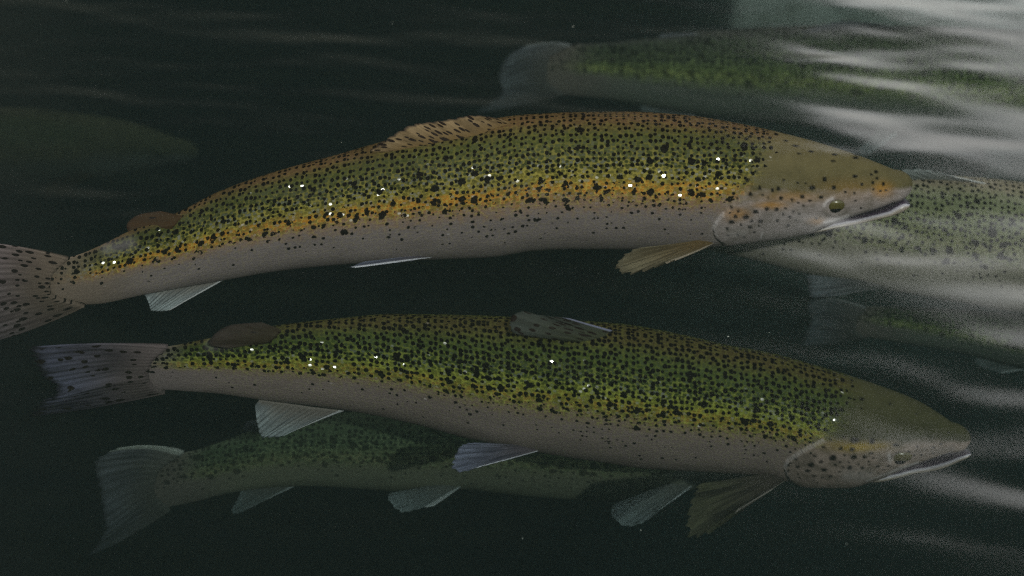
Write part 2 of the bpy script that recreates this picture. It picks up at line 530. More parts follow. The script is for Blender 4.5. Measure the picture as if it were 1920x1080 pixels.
def build_water():
    xs = graded(-5.3, 5.3, -0.62, 0.62, 0.005, 16)
    ys = graded(-3.9, 5.9, -0.55, 0.95, 0.005, 16)
    X, Y = np.meshgrid(xs, ys)
    fade = np.exp(-np.clip(np.abs(X) - 0.62, 0, 9) * 2) * np.exp(-np.clip(np.abs(Y - 0.2) - 0.75, 0, 9) * 2)
    Z = wave(X, Y) * fade
    nx, ny = len(xs), len(ys)
    v = list(np.stack([X, Y, Z], -1).reshape(-1, 3))
    i = np.arange(nx * ny).reshape(ny, nx)
    f = list(np.stack([i[:-1, :-1], i[:-1, 1:], i[1:, 1:], i[1:, :-1]], -1).reshape(-1, 4))
    loop = list(i[0, :]) + list(i[1:, -1]) + list(i[-1, ::-1][1:]) + list(i[::-1, 0][1:-1])
    b0 = len(v)
    for k in loop:
        v.append(np.array([v[k][0], v[k][1], -3.0]))
    n = len(loop)
    for k in range(n):
        f.append((loop[(k + 1) % n], loop[k], b0 + k, b0 + (k + 1) % n))
    g = Graph('murky_pond_water')
    geo = g.t.nodes.new('ShaderNodeNewGeometry')
    facing = g.m('ABSOLUTE', g.vm('DOT_PRODUCT', geo.outputs['Incoming'], geo.outputs['Normal']))
    fres = g.m('MULTIPLY_ADD', g.m('POWER', g.m('SUBTRACT', 1.0, facing), 5.0), 0.98, 0.02)     # mirror share of water, the same from either side
    clear = g.node('ShaderNodeBsdfTransparent', Color=(1, 1, 1))
    gloss = g.node('ShaderNodeBsdfGlossy', Color=(1, 1, 1), Roughness=0.16)
    surf = g.node('ShaderNodeMixShader', _0=fres, _1=clear, _2=gloss)
    sca = g.node('ShaderNodeVolumeScatter', Color=(0.55, 0.84, 0.82), Density=0.115, Anisotropy=0.35)
    ab = g.node('ShaderNodeVolumeAbsorption', Color=(0.44, 0.53, 0.54), Density=3.0)
    mat = g.finish(surf, g.node('ShaderNodeAddShader', _0=sca, _1=ab))
    me_faces = f + [tuple(b0 + k for k in range(n))[::-1]]
    o = mesh_object('water', v, me_faces, mat)
    o['kind'] = 'structure'
    return o


build_water()


# ------------------------------------------------------------------ the trout
class Loft:
    """closed body of elliptic rings whose outline, seen from the camera, follows a top and a bottom curve"""

    def __init__(self, top, bottom, tip, step, roll, centre_of, ratio, n_ring, tail_flat=True):
        x0, xc = top[0][0], top[-1][0]
        xs = np.arange(x0, xc, step)
        capn = 26
        cap = xc + (tip[0] - xc) * np.sin(np.linspace(0, math.pi / 2, capn))
        self.px = np.concatenate([xs, cap])
        t, b = smooth_curve(top, self.px), smooth_curve(bottom, self.px)
        q = np.clip((self.px - xc) / (tip[0] - xc), 0, 1)
        cy = (t + b) / 2
        cyc = cy[len(xs)]
        slope = (cy[len(xs)] - cy[len(xs) - 4]) / max(1e-6, self.px[len(xs)] - self.px[len(xs) - 4])
        lin = cyc + slope * (self.px - xc)
        end = cyc + slope * (tip[0] - xc)
        self.cy = np.where(self.px > xc, lin + (tip[1] - end) * q ** 2, cy)
        self.h = np.where(self.px > xc, (b - t)[len(xs)] / 2 * np.sqrt(np.clip(1 - q ** 2, 1e-4, 1)), (b - t) / 2)
        self.roll = roll
        Z, S = np.array([0, 0, 1.0]), np.array([0, -1.0, 0])
        self.U = math.cos(roll) * Z + math.sin(roll) * S
        self.S = -math.sin(roll) * Z + math.cos(roll) * S
        ee = ELEV + roll
        self.ce, self.se = math.cos(ee), math.sin(ee)
        self.C = np.array([centre_of(p, y) for p, y in zip(self.px, self.cy)])
        mpp = np.array([metres_per_pixel(depth_of(c)) for c in self.C])
        hm = self.h * mpp
        r = ratio(self.px, hm)
        self.a = hm / np.sqrt(self.ce ** 2 + (r * self.se) ** 2)
        self.b = self.a * r
        self.mpp = mpp
        self.n_ring = n_ring

    def ring(self, px):
        f = lambda arr: np.interp(px, self.px, arr)
        return np.array([f(self.C[:, k]) for k in range(3)]), f(self.a), f(self.b), f(self.cy), f(self.h)

    def phi_at(self, px, py):
        C, a, b, cy, h = self.ring(px)
        d = math.atan2(b * self.se, a * self.ce)
        return math.acos(max(-1, min(1, (cy - py) / max(h, 1e-6)))) - d

    def surf(self, px, py, lift=0.0):
        C, a, b, cy, h = self.ring(px)
        p = self.phi_at(px, py)
        n = self.U * (math.cos(p) / a) + self.S * (math.sin(p) / b)
        n /= np.linalg.norm(n)
        return C + self.U * a * math.cos(p) + self.S * b * math.sin(p) + n * lift, n

    def mirror(self, P, px):
        C = self.ring(px)[0]
        return P - 2 * np.dot(P - C, self.S) * self.S

    def median(self, px, py, ref=None):
        return on_plane(px, py, self.ring(px if ref is None else ref)[0], self.S)

    def ridge(self, px, inset=0.9, low=False):
        C, a, b, cy, h = self.ring(px)
        return C + self.U * a * inset * (-1 if low else 1)

    def arrays(self, relief=None):
        n = self.n_ring
        ph = np.linspace(-math.pi, math.pi, n, endpoint=False)
        PX = np.repeat(self.px[:, None], n, 1)
        PH = np.repeat(ph[None], len(self.px), 0)
        A, B = self.a[:, None], self.b[:, None]
        V = self.C[:, None, :] + (A * np.cos(PH))[..., None] * self.U + (B * np.sin(PH))[..., None] * self.S
        N = (np.cos(PH) / A)[..., None] * self.U + (np.sin(PH) / B)[..., None] * self.S
        N /= np.linalg.norm(N, axis=-1, keepdims=True)
        AP = np.abs(PH)
        PY = self.cy[:, None] - (A * np.cos(AP) * self.ce - B * np.sin(AP) * self.se) / self.mpp[:, None]
        arc = np.zeros_like(PH)
        fine = np.linspace(0, math.pi, 181)
        for k in range(len(self.px)):
            ds = np.sqrt((self.a[k] * np.sin(fine)) ** 2 + (self.b[k] * np.cos(fine)) ** 2)
            s = np.concatenate([[0], np.cumsum((ds[1:] + ds[:-1]) / 2 * (fine[1] - fine[0]))]) / self.mpp[k]
            arc[k] = np.interp(AP[k], fine, s - np.interp(1.45, fine, s))
        run = np.concatenate([[0], np.cumsum(np.linalg.norm(np.diff(self.C, axis=0), axis=1) / self.mpp[1:])])
        SK = np.stack([np.repeat(run[:, None], n, 1) / 100, arc / 100, np.zeros_like(arc)], -1)
        if relief is not None:
            V = V + N * (relief(PX, PY, AP) * self.mpp[:, None])[..., None]
        m = len(self.px)
        i = np.arange(m * n).reshape(m, n)
        j = np.roll(i, -1, 1)
        F = np.stack([i[:-1], j[:-1], j[1:], i[1:]], -1).reshape(-1, 4).tolist()
        F.append(list(i[0][::-1]))
        F.append(list(i[-1]))
        return V.reshape(-1, 3), F, PX.ravel(), PY.ravel(), AP.ravel(), SK.reshape(-1, 3)


def line_distance(px, py, line):
    """distance in pixels from points to a polyline, and the share of the way along it"""
    best = np.full(px.shape, 1e9)
    L = np.array(line, float)
    for (ax, ay), (bx, by) in zip(L[:-1], L[1:]):
        dx, dy = bx - ax, by - ay
        t = np.clip(((px - ax) * dx + (py - ay) * dy) / (dx * dx + dy * dy), 0, 1)
        best = np.minimum(best, np.hypot(px - ax - t * dx, py - ay - t * dy))
    return best


def polyline(pts, n):
    """points spread evenly along a smoothed 3D polyline"""
    P = np.array(pts, float)
    if len(P) == 1:
        return np.repeat(P, n, 0)
    d = np.concatenate([[0], np.cumsum(np.linalg.norm(np.diff(P, axis=0), axis=1) + 1e-9)])
    d /= d[-1]
    u = np.linspace(0, 1, n)
    return np.stack([smooth_curve(np.stack([d, P[:, k]], 1), u) for k in range(3)], 1)


def make_fin(name, root, edge, mat, parent, nrays=16, thick=0.0014, wave_amp=0.0004, cup=0.0, ragged=0.02, fold=0.0, flesh=0.0, bow=0.0, nu=64, nv=20, seed=1):
    """thin ribbed fin between a root line and an outer edge line, leading ray first"""
    r = np.random.default_rng(seed)
    R, E = polyline(root, nu), polyline(edge, nu)
    u = np.linspace(0, 1, nu)
    v = np.linspace(0, 1, nv)
    cut = 1 - ragged * (0.5 + 0.5 * np.sin(u * nrays * 6.283 + 1)) * r.uniform(0.2, 1.3, nu)
    P = R[:, None, :] + (E - R)[:, None, :] * (v[None, :] * cut[:, None])[..., None]
    across = E[0] - E[-1]
    P = P + across * (bow * np.sin(math.pi * v)[None] * (1 - 2 * u)[:, None])[..., None]
    du = np.gradient(P, axis=0)
    dv = np.gradient(P, axis=1)
    N = np.cross(du, dv)
    N /= np.linalg.norm(N, axis=-1, keepdims=True) + 1e-12
    Nm = N.mean((0, 1))
    Nm /= np.linalg.norm(Nm)
    if np.dot(Nm, FWD) > 0:
        N, Nm = -N, -Nm
    wob = wave_amp * np.sin(u * nrays * 6.283)[:, None] * v[None] + cup * np.sin(math.pi * u)[:, None] * v[None] ** 1.5
    wob = wob + 2.0 * wave_amp * np.sin(u * 9 + seed)[:, None] * v[None] ** 2 * 1.5
    wob = wob + fold * np.exp(-((u - 0.58) / 0.07) ** 2)[:, None] * v[None]
    P = P + Nm * wob[..., None]
    th = thick * (1 - 0.8 * v[None]) * (0.35 + 0.65 * np.sin(math.pi * np.clip(u, 0.04, 0.96)) ** 0.3)[:, None]
    th = th + flesh * (1 - sstep(0.0, 0.45, v))[None] * np.sin(math.pi * np.clip(u, 0.02, 0.98))[:, None] ** 0.5
    top, bot = P + N * th[..., None] / 2, P - N * th[..., None] / 2
    V = np.concatenate([top.reshape(-1, 3), bot.reshape(-1, 3)])
    i = np.arange(nu * nv).reshape(nu, nv)
    k = nu * nv
    F = np.stack([i[:-1, :-1], i[1:, :-1], i[1:, 1:], i[:-1, 1:]], -1).reshape(-1, 4).tolist()
    F += [[a + k for a in f[::-1]] for f in F]
    rim = list(i[:, 0]) + list(i[-1, 1:]) + list(i[::-1, -1][1:]) + list(i[0, ::-1][1:-1])
    for a, b in zip(rim, rim[1:] + rim[:1]):
        F.append([a, a + k, b + k, b])
    U = np.repeat(u[:, None], nv, 1)
    W = np.repeat(v[None], nu, 0)
    mpp = metres_per_pixel(2.05)
    wid = np.linalg.norm(np.diff((R + E) / 2, axis=0), axis=1).sum() / mpp
    length = np.linalg.norm(E - R, axis=1).mean() / mpp
    SK = np.stack([W * length / 100, U * wid / 100, 0 * U], -1).reshape(-1, 3)
    two = lambda a: np.concatenate([a.ravel(), a.ravel()])
    return mesh_object(name, V, F, mat, parent, {'fu': two(U), 'fv': two(W), 'skin': np.concatenate([SK, SK])})


def ellipsoid(name, centre, axis, r, flat, mat, parent, stretch=1.0, along=np.array([1.0, 0, 0])):
    n = np.asarray(axis) / np.linalg.norm(axis)
    t = along - n * np.dot(along, n)
    t /= np.linalg.norm(t)
    s = np.cross(n, t)
    V, F = [], []
    nu, nv = 28, 16
    for i in range(1, nv):
        th = math.pi * i / nv
        for j in range(nu):
            p = 2 * math.pi * j / nu
            V.append(centre + n * r * flat * math.cos(th) + (t * math.cos(p) * stretch + s * math.sin(p)) * r * math.sin(th))
    V.append(centre + n * r * flat)
    V.append(centre - n * r * flat)
    m = (nv - 1) * nu
    for i in range(nv - 2):
        for j in range(nu):
            k = (j + 1) % nu
            F.append((i * nu + j, (i + 1) * nu + j, (i + 1) * nu + k, i * nu + k))
    for j in range(nu):
        k = (j + 1) % nu
        F.append((m, j, k))
        F.append((m + 1, (nv - 2) * nu + k, (nv - 2) * nu + j))
    return mesh_object(name, V, F, mat, parent)


M_EYE = plain('trout_iris', (0.10, 0.085, 0.025), 0.25, 0.5, noise=0.8)
M_PUPIL = plain('trout_pupil', (0.004, 0.004, 0.006), 0.12, 1.0)
M_LIP = None


def jaw_skin():
    g = Graph('trout_lower_jaw')
    phi = g.attr('phi')
    n = g.noise(g.attr('skin', True), 9.0, 4.0)
    c = g.ramp(g.m('ADD', phi, g.m('MULTIPLY', g.m('SUBTRACT', n, 0.5), 0.05)),  # dark inner top of the jaw stands in for shade in the mouth gap
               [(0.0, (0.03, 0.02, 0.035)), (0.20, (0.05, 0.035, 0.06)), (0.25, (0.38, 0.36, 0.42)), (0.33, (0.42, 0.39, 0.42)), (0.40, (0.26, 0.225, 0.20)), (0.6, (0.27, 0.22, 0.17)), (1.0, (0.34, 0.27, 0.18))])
    b = g.node('ShaderNodeBsdfPrincipled', Base_Color=c, Roughness=0.33, Normal=g.node('ShaderNodeBump', Height=n, Strength=0.2, Distance=0.001))
    return g.finish(b)


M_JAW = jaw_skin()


def make_trout(label, group, spec):
    """spec holds the outlines read off the photograph in 1920x1080 pixels plus the depth of the fish below the surface"""
    z0, k = spec['depth'], spec.get('bend', 0.6)
    pyref = spec['pyref']

    def centre_of(px, py):
        p = on_plane(px, py, (0, 0, -z0), np.array([0, 0, 1.0]))
        m = metres_per_pixel(depth_of(p))
        z = -z0 - (1 - k) * (py - pyref) * m / math.cos(ELEV) + spec.get('pitch', 0.0) * (px - 960) * m
        return on_plane(px, py, (0, 0, z), np.array([0, 0, 1.0]))

    xa, xb = spec['top'][0][0], spec['tip'][0]
    plump = spec.get('plump', 0.60)

    def ratio(px, hm):
        t = (px - xa) / (xb - xa)
        return smooth_curve([(0, 0.03), (0.04, 0.11), (0.10, 0.26), (0.22, 0.46), (0.45, plump), (0.75, plump), (0.88, 0.62), (1.0, 0.72)], t)

    body = Loft(spec['top'], spec['bottom'], spec['tip'], spec.get('step', 3.0), math.radians(spec.get('roll', 8)), centre_of, ratio, spec.get('rings', 144))
    base = body.ring(0.5 * (xa + xb))[0].copy()
    root = bpy.data.objects.new('trout', None)
    COL.objects.link(root)
    root.location = base - body.U * body.ring(0.5 * (xa + xb))[1]
    root['label'] = label
    root['category'] = 'trout'
    root['group'] = group
    root.empty_display_size = 0.05
    bpy.context.view_layer.update()

    gill = spec.get('gill')
    if gill:
        gp = sorted((body.phi_at(*p), p[0]) for p in gill)
        gphi, gx = np.array([p[0] for p in gp]), np.array([p[1] for p in gp])
    eye = spec.get('eye')

    def relief(PX, PY, AP):
        d = np.zeros_like(PX)
        if gill:
            g_x = np.interp(AP, gphi, gx)
            w = sstep(gphi[0] - 0.25, gphi[0] + 0.05, AP) * (1 - sstep(gphi[-1] + 0.05, gphi[-1] + 0.5, AP))
            f = PX - g_x
            d += w * np.where(f > 0, 3.4 * np.exp(-f / 55.0), -2.2 * np.exp(f / 7.0)) * sstep(-40, -1, f + 39 * (f > 0))
        for line, width, height in spec.get('ridges', ()):
            d += height * np.exp(-(line_distance(PX, PY, line) / width) ** 2)
        if eye:
            q = np.hypot((PX - eye[0]) / eye[2], (PY - eye[1]) / eye[3])
            d += 1.5 * np.exp(-((q - 1.15) / 0.28) ** 2) - 3.0 * np.exp(-(q / 0.8) ** 4)
        return d

    V, F, PX, PY, AP, SK = body.arrays(relief)
    head = np.zeros(len(PX))
    if spec.get('headline'):
        hp = sorted((body.phi_at(*p), p[0]) for p in spec['headline'])
        hx = np.interp(AP, [p[0] for p in hp], [p[1] for p in hp])
        jag = 7 * np.sin(AP * 41) + 5 * np.sin(AP * 97 + 1)
        head = sstep(-32, 22, PX - hx + jag)
    mark, pale, gold = np.zeros(len(PX)), np.zeros(len(PX)), np.zeros(len(PX))
    for sx, sy, rx, ry in spec.get('marks', ()):
        near = (np.abs(PX - sx) < 14) & (np.abs(PY - sy) < 14)
        q = np.hypot((PX[near] - sx) / rx, (PY[near] - sy) / ry)
        mark[near] = np.maximum(mark[near], 1 - sstep(0.75, 1.3, q))
    for line, width, amount in spec.get('pales', ()):
        pale = np.maximum(pale, amount * np.exp(-(line_distance(PX, PY, line) / width) ** 2))
    for gx_, gy_, rx, ry, amount in spec.get('golds', ()):
        gold = np.maximum(gold, amount * np.exp(-((PX - gx_) / rx) ** 2 - ((PY - gy_) / ry) ** 2))
    mesh_object('body', V, F, spec['skin'], root, {'phi': AP / math.pi, 'along': (PX - xa) / (xb - xa), 'head': head, 'mark': mark, 'pale': np.clip(pale, 0, 1), 'gold': gold, 'skin': SK})

    if spec.get('jaw'):
        j = spec['jaw']

        def jaw_ratio(px, hm):
            bb = np.array([body.ring(min(p, xb - 6))[2] for p in px]) * 0.86
            s, c = body.se, body.ce
            bb = np.minimum(bb, 0.86 * hm / s)
            aa = np.sqrt(np.maximum(hm ** 2 - (bb * s) ** 2, 1e-12)) / c
            return bb / aa
        jaw = Loft(j['top'], j['bottom'], j['tip'], 3.0, body.roll, lambda p, y: body.median(p, y, min(p, xb - 3)), jaw_ratio, 72)
        v, f, px, py, ap, sk = jaw.arrays()
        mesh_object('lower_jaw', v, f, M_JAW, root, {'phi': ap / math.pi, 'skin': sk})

    if eye:
        for side in (1, -1):
            p, n = body.surf(eye[0], eye[1])
            m = metres_per_pixel(depth_of(p))
            pp, _ = body.surf(eye[0] + eye[4], eye[1] + eye[5])
            if side < 0:
                p, pp = body.mirror(p, eye[0]), body.mirror(pp, eye[0])
                n = n - 2 * np.dot(n, body.S) * body.S
            r = eye[3] * 1.08 * m
            e = ellipsoid('eye', p - n * r * 0.22, n, r, 0.55, M_EYE, root, eye[2] / (eye[3] * 1.08))
            ellipsoid('pupil', pp + n * r * 0.20, n, r * 0.52, 0.35, M_PUPIL, e, 1.4)

    for fin in spec['fins']:
        kind, mode = fin['name'], fin['mode']
        mat = fin['mat']
        opt = fin.get('opt', {})
        if mode == 'median':            # lies in the plane of symmetry
            lean = fin.get('lean', 0.0)
            ref = fin.get('ref')
            R = [body.median(x, y, ref) for x, y in fin['root']]
            E = [body.median(x, y, ref) + body.S * lean * max(1e-9, 1) for x, y in fin['edge']]
            make_fin(kind, R, E, mat, root, **opt)
        elif mode == 'ridge':           # rooted on the ridge of the back, free edge anywhere along the sight line
            R = [body.ridge(x, 0.93) for x in fin['root']]
            E = []
            for x, y in fin['edge']:
                C, a, b, cy, h = body.ring(x)
                E.append(on_plane(x, y, body.ridge(x, 1.0) + body.S * fin.get('lean', 0.0), body.S * math.cos(fin.get('tilt', 0.0)) + body.U * math.sin(fin.get('tilt', 0.0))))
            make_fin(kind, R, E, mat, root, **opt)
        elif mode == 'side':            # paired fin: root on the flank, edge at its own distance nearer the camera
            R = [body.surf(x, y, -0.002)[0] for x, y in fin['root']]
            D0 = np.mean([depth_of(p) for p in R])
            E = [at_depth(x, y, D0 - near) for x, y, near in fin['edge']]
            make_fin(kind, R, E, mat, root, **opt)
            if fin.get('pair', True):
                xr = float(np.mean([p[0] for p in fin['root']]))
                R2, E2 = [body.mirror(p, xr) for p in R], [body.mirror(p, xr) for p in E]
                mid = np.mean(R2, axis=0)
                E2 = [p - body.S * 0.8 * np.dot(p - mid, body.S) for p in E2]      # the far fin lies closer to the body
                make_fin(kind, R2, E2, mat, root, **opt)
    return root, body


SHOAL = 'trout of the shoal'

# ---- upper trout
sk1 = trout_skin('skin_golden_trout', (0.034, 0.040, 0.011), (0.062, 0.038, 0.018), (0.150, 0.128, 0.022), (0.37, 0.175, 0.022), (0.205, 0.172, 0.172),
                 (0.088, 0.076, 0.036), (0.25, 0.215, 0.21), (0.38, 0.18, 0.02), 1.0, tail=(0.15, 0.115, 0.09))
Z1 = lambda x, y, w, h=None: (1300 + x / 4.32, 250 + y / 4.32, w / 2 / 4.32, (h or w) / 2 / 4.32)
marks1 = [Z1(*m) for m in (
    (298, 235, 34), (410, 390, 38), (350, 345, 28), (435, 500, 36), (485, 640, 48, 32), (410, 680, 52, 40), (325, 675, 32), (295, 718, 50, 32), (575, 615, 40, 32), (655, 622, 36, 28),
    (530, 712, 44, 28), (460, 712, 26), (450, 760, 40, 20), (345, 630, 26), (508, 450, 28), (612, 468, 26), (660, 460, 34), (685, 530, 32), (858, 520, 36), (935, 450, 50, 40),
    (1035, 382, 34, 42), (1113, 447, 34), (1010, 525, 38, 28), (920, 552, 34, 22), (700, 392, 24), (1285, 355, 44, 26), (1460, 318, 30), (1435, 405, 26), (1345, 420, 26), (1520, 415, 26, 34),
    (1470, 370, 24), (1420, 340, 20), (1210, 480, 22), (1285, 490, 20), (1105, 235, 44, 18), (925, 160, 52, 18), (800, 115, 64, 18), (1120, 182, 52, 18), (1295, 205, 50, 22), (825, 178, 38, 18),
    (720, 75, 44, 16), (430, 45, 44, 16), (370, 35, 20), (510, 185, 26), (765, 680, 26), (725, 610, 20), (790, 640, 18), (840, 655, 18), (760, 748, 22), (820, 705, 18), (665, 710, 24),
    (710, 660, 20), (985, 690, 20), (375, 740, 20), (265, 768, 22), (410, 835, 24, 16), (355, 818, 22, 14), (280, 820, 22, 14), (490, 800, 18), (520, 750, 18), (290, 600, 24), (335, 540, 22),
    (580, 530, 18), (535, 500, 18), (775, 545, 24), (825, 573, 26, 16), (870, 590, 18), (880, 412, 18), (815, 412, 18), (1500, 470, 18), (1545, 465, 16), (1440, 458, 20), (1350, 605, 22, 16), (1300, 550, 20, 14))]

F_TAIL1 = fin_skin('tail_fin_web_brown', (0.15, 0.115, 0.09), (0.20, 0.165, 0.19), (0.07, 0.05, 0.05), 0.55, edge=0.2, trans=0.3, nrays=18)
F_DORS1 = fin_skin('dorsal_fin_web_tan', (0.11, 0.075, 0.03), (0.20, 0.15, 0.085), (0.07, 0.05, 0.025), 0.9, edge=0.75, trans=0.3, nrays=13, seed=2.0)
F_ADIP1 = fin_skin('adipose_fin_flesh_brown', (0.040, 0.023, 0.010), (0.042, 0.024, 0.012), (0.03, 0.018, 0.009), 0.16, edge=0.3, trans=0.15, nrays=1, seed=5.0)
F_PALE = fin_skin('anal_fin_web_pale', (0.34, 0.30, 0.27), (0.52, 0.58, 0.60), (0.26, 0.28, 0.30), 0.0, edge=0.0, lead_w=0.08, nrays=14, seed=3.0)
F_PELV = fin_skin('pelvic_fin_web_grey', (0.16, 0.13, 0.15), (0.24, 0.26, 0.36), (0.05, 0.05, 0.08), 0.0, edge=0.0, lead=(0.85, 0.85, 0.92), lead_w=0.17, nrays=10, seed=4.0)
F_PECT1 = fin_skin('pectoral_fin_web_amber', (0.20, 0.13, 0.055), (0.27, 0.23, 0.15), (0.07, 0.05, 0.025), 0.0, edge=0.3, lead=(0.5, 0.42, 0.33), lead_w=0.10, nrays=13, seed=6.0)

trout_1 = dict(
    depth=0.080, pyref=350, bend=0.55, roll=9, skin=sk1, step=2.6, rings=176,
    top=[(60, 496), (105, 489), (150, 478), (200, 457), (240, 437), (337, 399), (417, 359), (520, 323), (640, 290), (720, 267), (800, 248), (890, 231), (980, 218), (1073, 213), (1173, 212), (1280, 218),
         (1380, 233), (1480, 255), (1547, 273), (1613, 294), (1650, 308), (1675, 318)],
    bottom=[(60, 560), (105, 572), (167, 571), (270, 552), (350, 537), (437, 522), (500, 511), (640, 496), (740, 490), (830, 486), (923, 482), (1000, 470), (1080, 467), (1180, 468), (1280, 469), (1347, 462),
            (1427, 453), (1490, 445), (1540, 431), (1580, 412), (1620, 398), (1650, 388), (1675, 378)],
    tip=(1711, 347),
    gill=[(1402, 352), (1367, 389), (1346, 410), (1335, 428), (1340, 443), (1358, 455)],
    headline=[(1470, 253), (1430, 285), (1410, 330), (1385, 368), (1358, 395), (1340, 415), (1334, 430), (1340, 446), (1360, 458)],
    ridges=[([(1683, 372), (1643, 388), (1606, 398), (1566, 411), (1541, 419), (1522, 434)], 5.5, 2.0), ([(1440, 388), (1430, 415), (1427, 440), (1425, 453)], 3.0, -1.4),
            ([(1385, 300), (1400, 352)], 8, 0.8)],
    pales=[([(205, 468), (250, 457)], 12, 0.14), ([(1352, 402), (1343, 413), (1335, 428), (1342, 440)], 2.4, 0.42), ([(1590, 404), (1566, 411), (1545, 417)], 3.5, 0.9), ([(1545, 417), (1530, 426), (1500, 447)], 3.0, 0.35),
           ([(1429, 436), (1426, 450)], 1.8, 0.7), ([(1541, 385), (1547, 378), (1556, 374)], 3.0, 0.7), ([(1440, 446), (1500, 442)], 12, 0.18), ([(1370, 438), (1395, 436)], 6, 0.25)],
    golds=[(1375, 402, 26, 12, 0.8), (1440, 386, 30, 7, 0.9), (1480, 372, 60, 10, 0.45), (1650, 358, 20, 14, 0.8), (1530, 415, 16, 6, 0.8), (1590, 360, 60, 20, 0.25)],
    marks=marks1 + [(226, 465, 11, 4), (238, 461, 9, 4)], eye=(1562, 388, 19, 13, 1, 4),
    jaw=dict(top=[(1470, 420), (1520, 414), (1560, 407), (1600, 400), (1640, 390), (1665, 382), (1684, 373)],
             bottom=[(1470, 436), (1520, 437), (1560, 430), (1600, 422), (1640, 413), (1665, 407), (1684, 401)], tip=(1706, 382)),
    fins=[
        dict(name='tail_fin', mode='median', mat=F_TAIL1, ref=100, root=[(128, 484), (100, 510), (95, 540), (160, 573)], edge=[(-95, 448), (-70, 500), (-62, 545), (-75, 600), (-60, 655)],
             opt=dict(flesh=0.010, bow=0.035, nrays=18, thick=0.003, cup=0.010, wave_amp=0.0009, nu=90, nv=30)),
        dict(name='dorsal_fin', mode='side', pair=False, mat=F_DORS1, root=[(968, 236), (907, 261), (840, 273), (755, 287)], edge=[(930, 221, 0.0), (890, 216, 0.0), (827, 226, 0.003), (773, 233, 0.006), (742, 249, 0.008), (690, 284, 0.010)],
             opt=dict(nrays=13, wave_amp=0.0004, ragged=0.06, thick=0.0018, nu=80)),
        dict(name='adipose_fin', mode='side', pair=False, mat=F_ADIP1, root=[(347, 404), (338, 418), (326, 430)], edge=[(300, 396, 0.004), (262, 402, 0.006), (237, 424, 0.008), (242, 436, 0.008), (285, 436, 0.006)], opt=dict(nrays=3, thick=0.007, wave_amp=0.0, ragged=0.0)),
        dict(name='anal_fin', mode='median', mat=F_PALE, root=[(440, 514), (380, 522), (330, 530), (272, 542)], edge=[(318, 580), (300, 584), (286, 585), (277, 566), (272, 553)], opt=dict(nrays=11, ragged=0.03)),
        dict(name='pelvic_fin', mode='side', mat=F_PELV, root=[(832, 484), (822, 480), (812, 478)], edge=[(662, 504, 0.03), (655, 501, 0.025), (690, 491, 0.01)], opt=dict(nrays=8)),
        dict(name='pectoral_fin', mode='side', mat=F_PECT1, root=[(1345, 459), (1335, 455), (1322, 452)], edge=[(1262, 496, 0.055), (1207, 507, 0.065), (1172, 506, 0.06), (1153, 496, 0.05), (1175, 480, 0.035), (1230, 464, 0.02)],
             opt=dict(nrays=11, wave_amp=0.0012, ragged=0.04, thick=0.002, nu=80)),
    ])
make_trout('sharp golden-banded trout nearest the top, its tail bending down to the frame edge', SHOAL, trout_1)

# ---- lower trout
sk2 = trout_skin('skin_green_trout', (0.029, 0.043, 0.011), (0.038, 0.031, 0.012), (0.145, 0.160, 0.022), (0.25, 0.175, 0.028), (0.225, 0.175, 0.165),
                 (0.045, 0.045, 0.022), (0.26, 0.20, 0.172), (0.32, 0.21, 0.015), 4.0, shift=0.035, dot=0.112, fat=0.05, tail=(0.16, 0.13, 0.13))
Z2 = lambda x, y, w, h=None: (1440 + x / 4.5, 740 + y / 4.5, w / 2 / 4.5, (h or w) / 2 / 4.5)
marks2 = [Z2(*m) for m in (
    (685, 362, 80, 46), (835, 372, 50), (515, 515, 64, 50), (690, 508, 54, 46), (340, 573, 54, 44), (420, 548, 40, 26), (235, 588, 36, 30), (575, 432, 40, 28), (670, 440, 50, 26), (360, 493, 34, 24),
    (430, 420, 28, 24), (835, 478, 40, 26), (780, 508, 36, 24), (610, 490, 26, 20), (320, 628, 50, 28), (455, 618, 54, 30), (515, 680, 40, 20), (380, 675, 44, 20), (445, 692, 24, 16), (265, 690, 24, 14),
    (155, 572, 34, 26), (160, 627, 30, 18), (210, 515, 40, 20), (665, 603, 46, 36), (775, 605, 40, 26), (610, 595, 24, 18), (580, 548, 30, 20), (545, 582, 24, 20), (655, 555, 22, 16), (735, 570, 30, 16),
    (820, 548, 24, 18), (830, 580, 24, 16), (905, 598, 36, 22), (1000, 595, 34, 18), (965, 625, 20, 14), (755, 650, 28, 16), (850, 653, 26, 14), (925, 658, 20, 14), (585, 635, 22, 14), (860, 515, 24, 16),
    (565, 110, 50, 36), (740, 22, 44, 24), (985, 65, 30, 18), (595, 335, 24, 18), (480, 358, 34, 20), (1045, 412, 60, 24), (1160, 465, 28, 16), (1235, 428, 30, 18), (1285, 505, 24, 18), (1380, 440, 30, 16),
    (1440, 410, 26, 20), (1385, 492, 18, 16), (1220, 500, 20), (245, 655, 16), (380, 720, 20, 10), (415, 740, 18, 10), (1500, 312, 22, 14), (1215, 150, 22, 14))]
F_TAIL2 = fin_skin('tail_fin_web_slate', (0.125, 0.10, 0.10), (0.10, 0.105, 0.16), (0.018, 0.016, 0.022), 0.30, edge=0.9, trans=0.3, nrays=17, seed=1.4)
F_DORS2 = fin_skin('dorsal_fin_web_grey', (0.036, 0.041, 0.024), (0.046, 0.054, 0.048), (0.026, 0.03, 0.026), 0.85, edge=0.15, trans=0.3, nrays=8, lead=(0.13, 0.14, 0.20), lead_w=0.08, seed=7.0)
F_ADIP2 = fin_skin('adipose_fin_flesh_dark', (0.028, 0.022, 0.013), (0.034, 0.026, 0.022), (0.018, 0.014, 0.009), 0.12, edge=0.3, trans=0.15, nrays=1, seed=8.0)
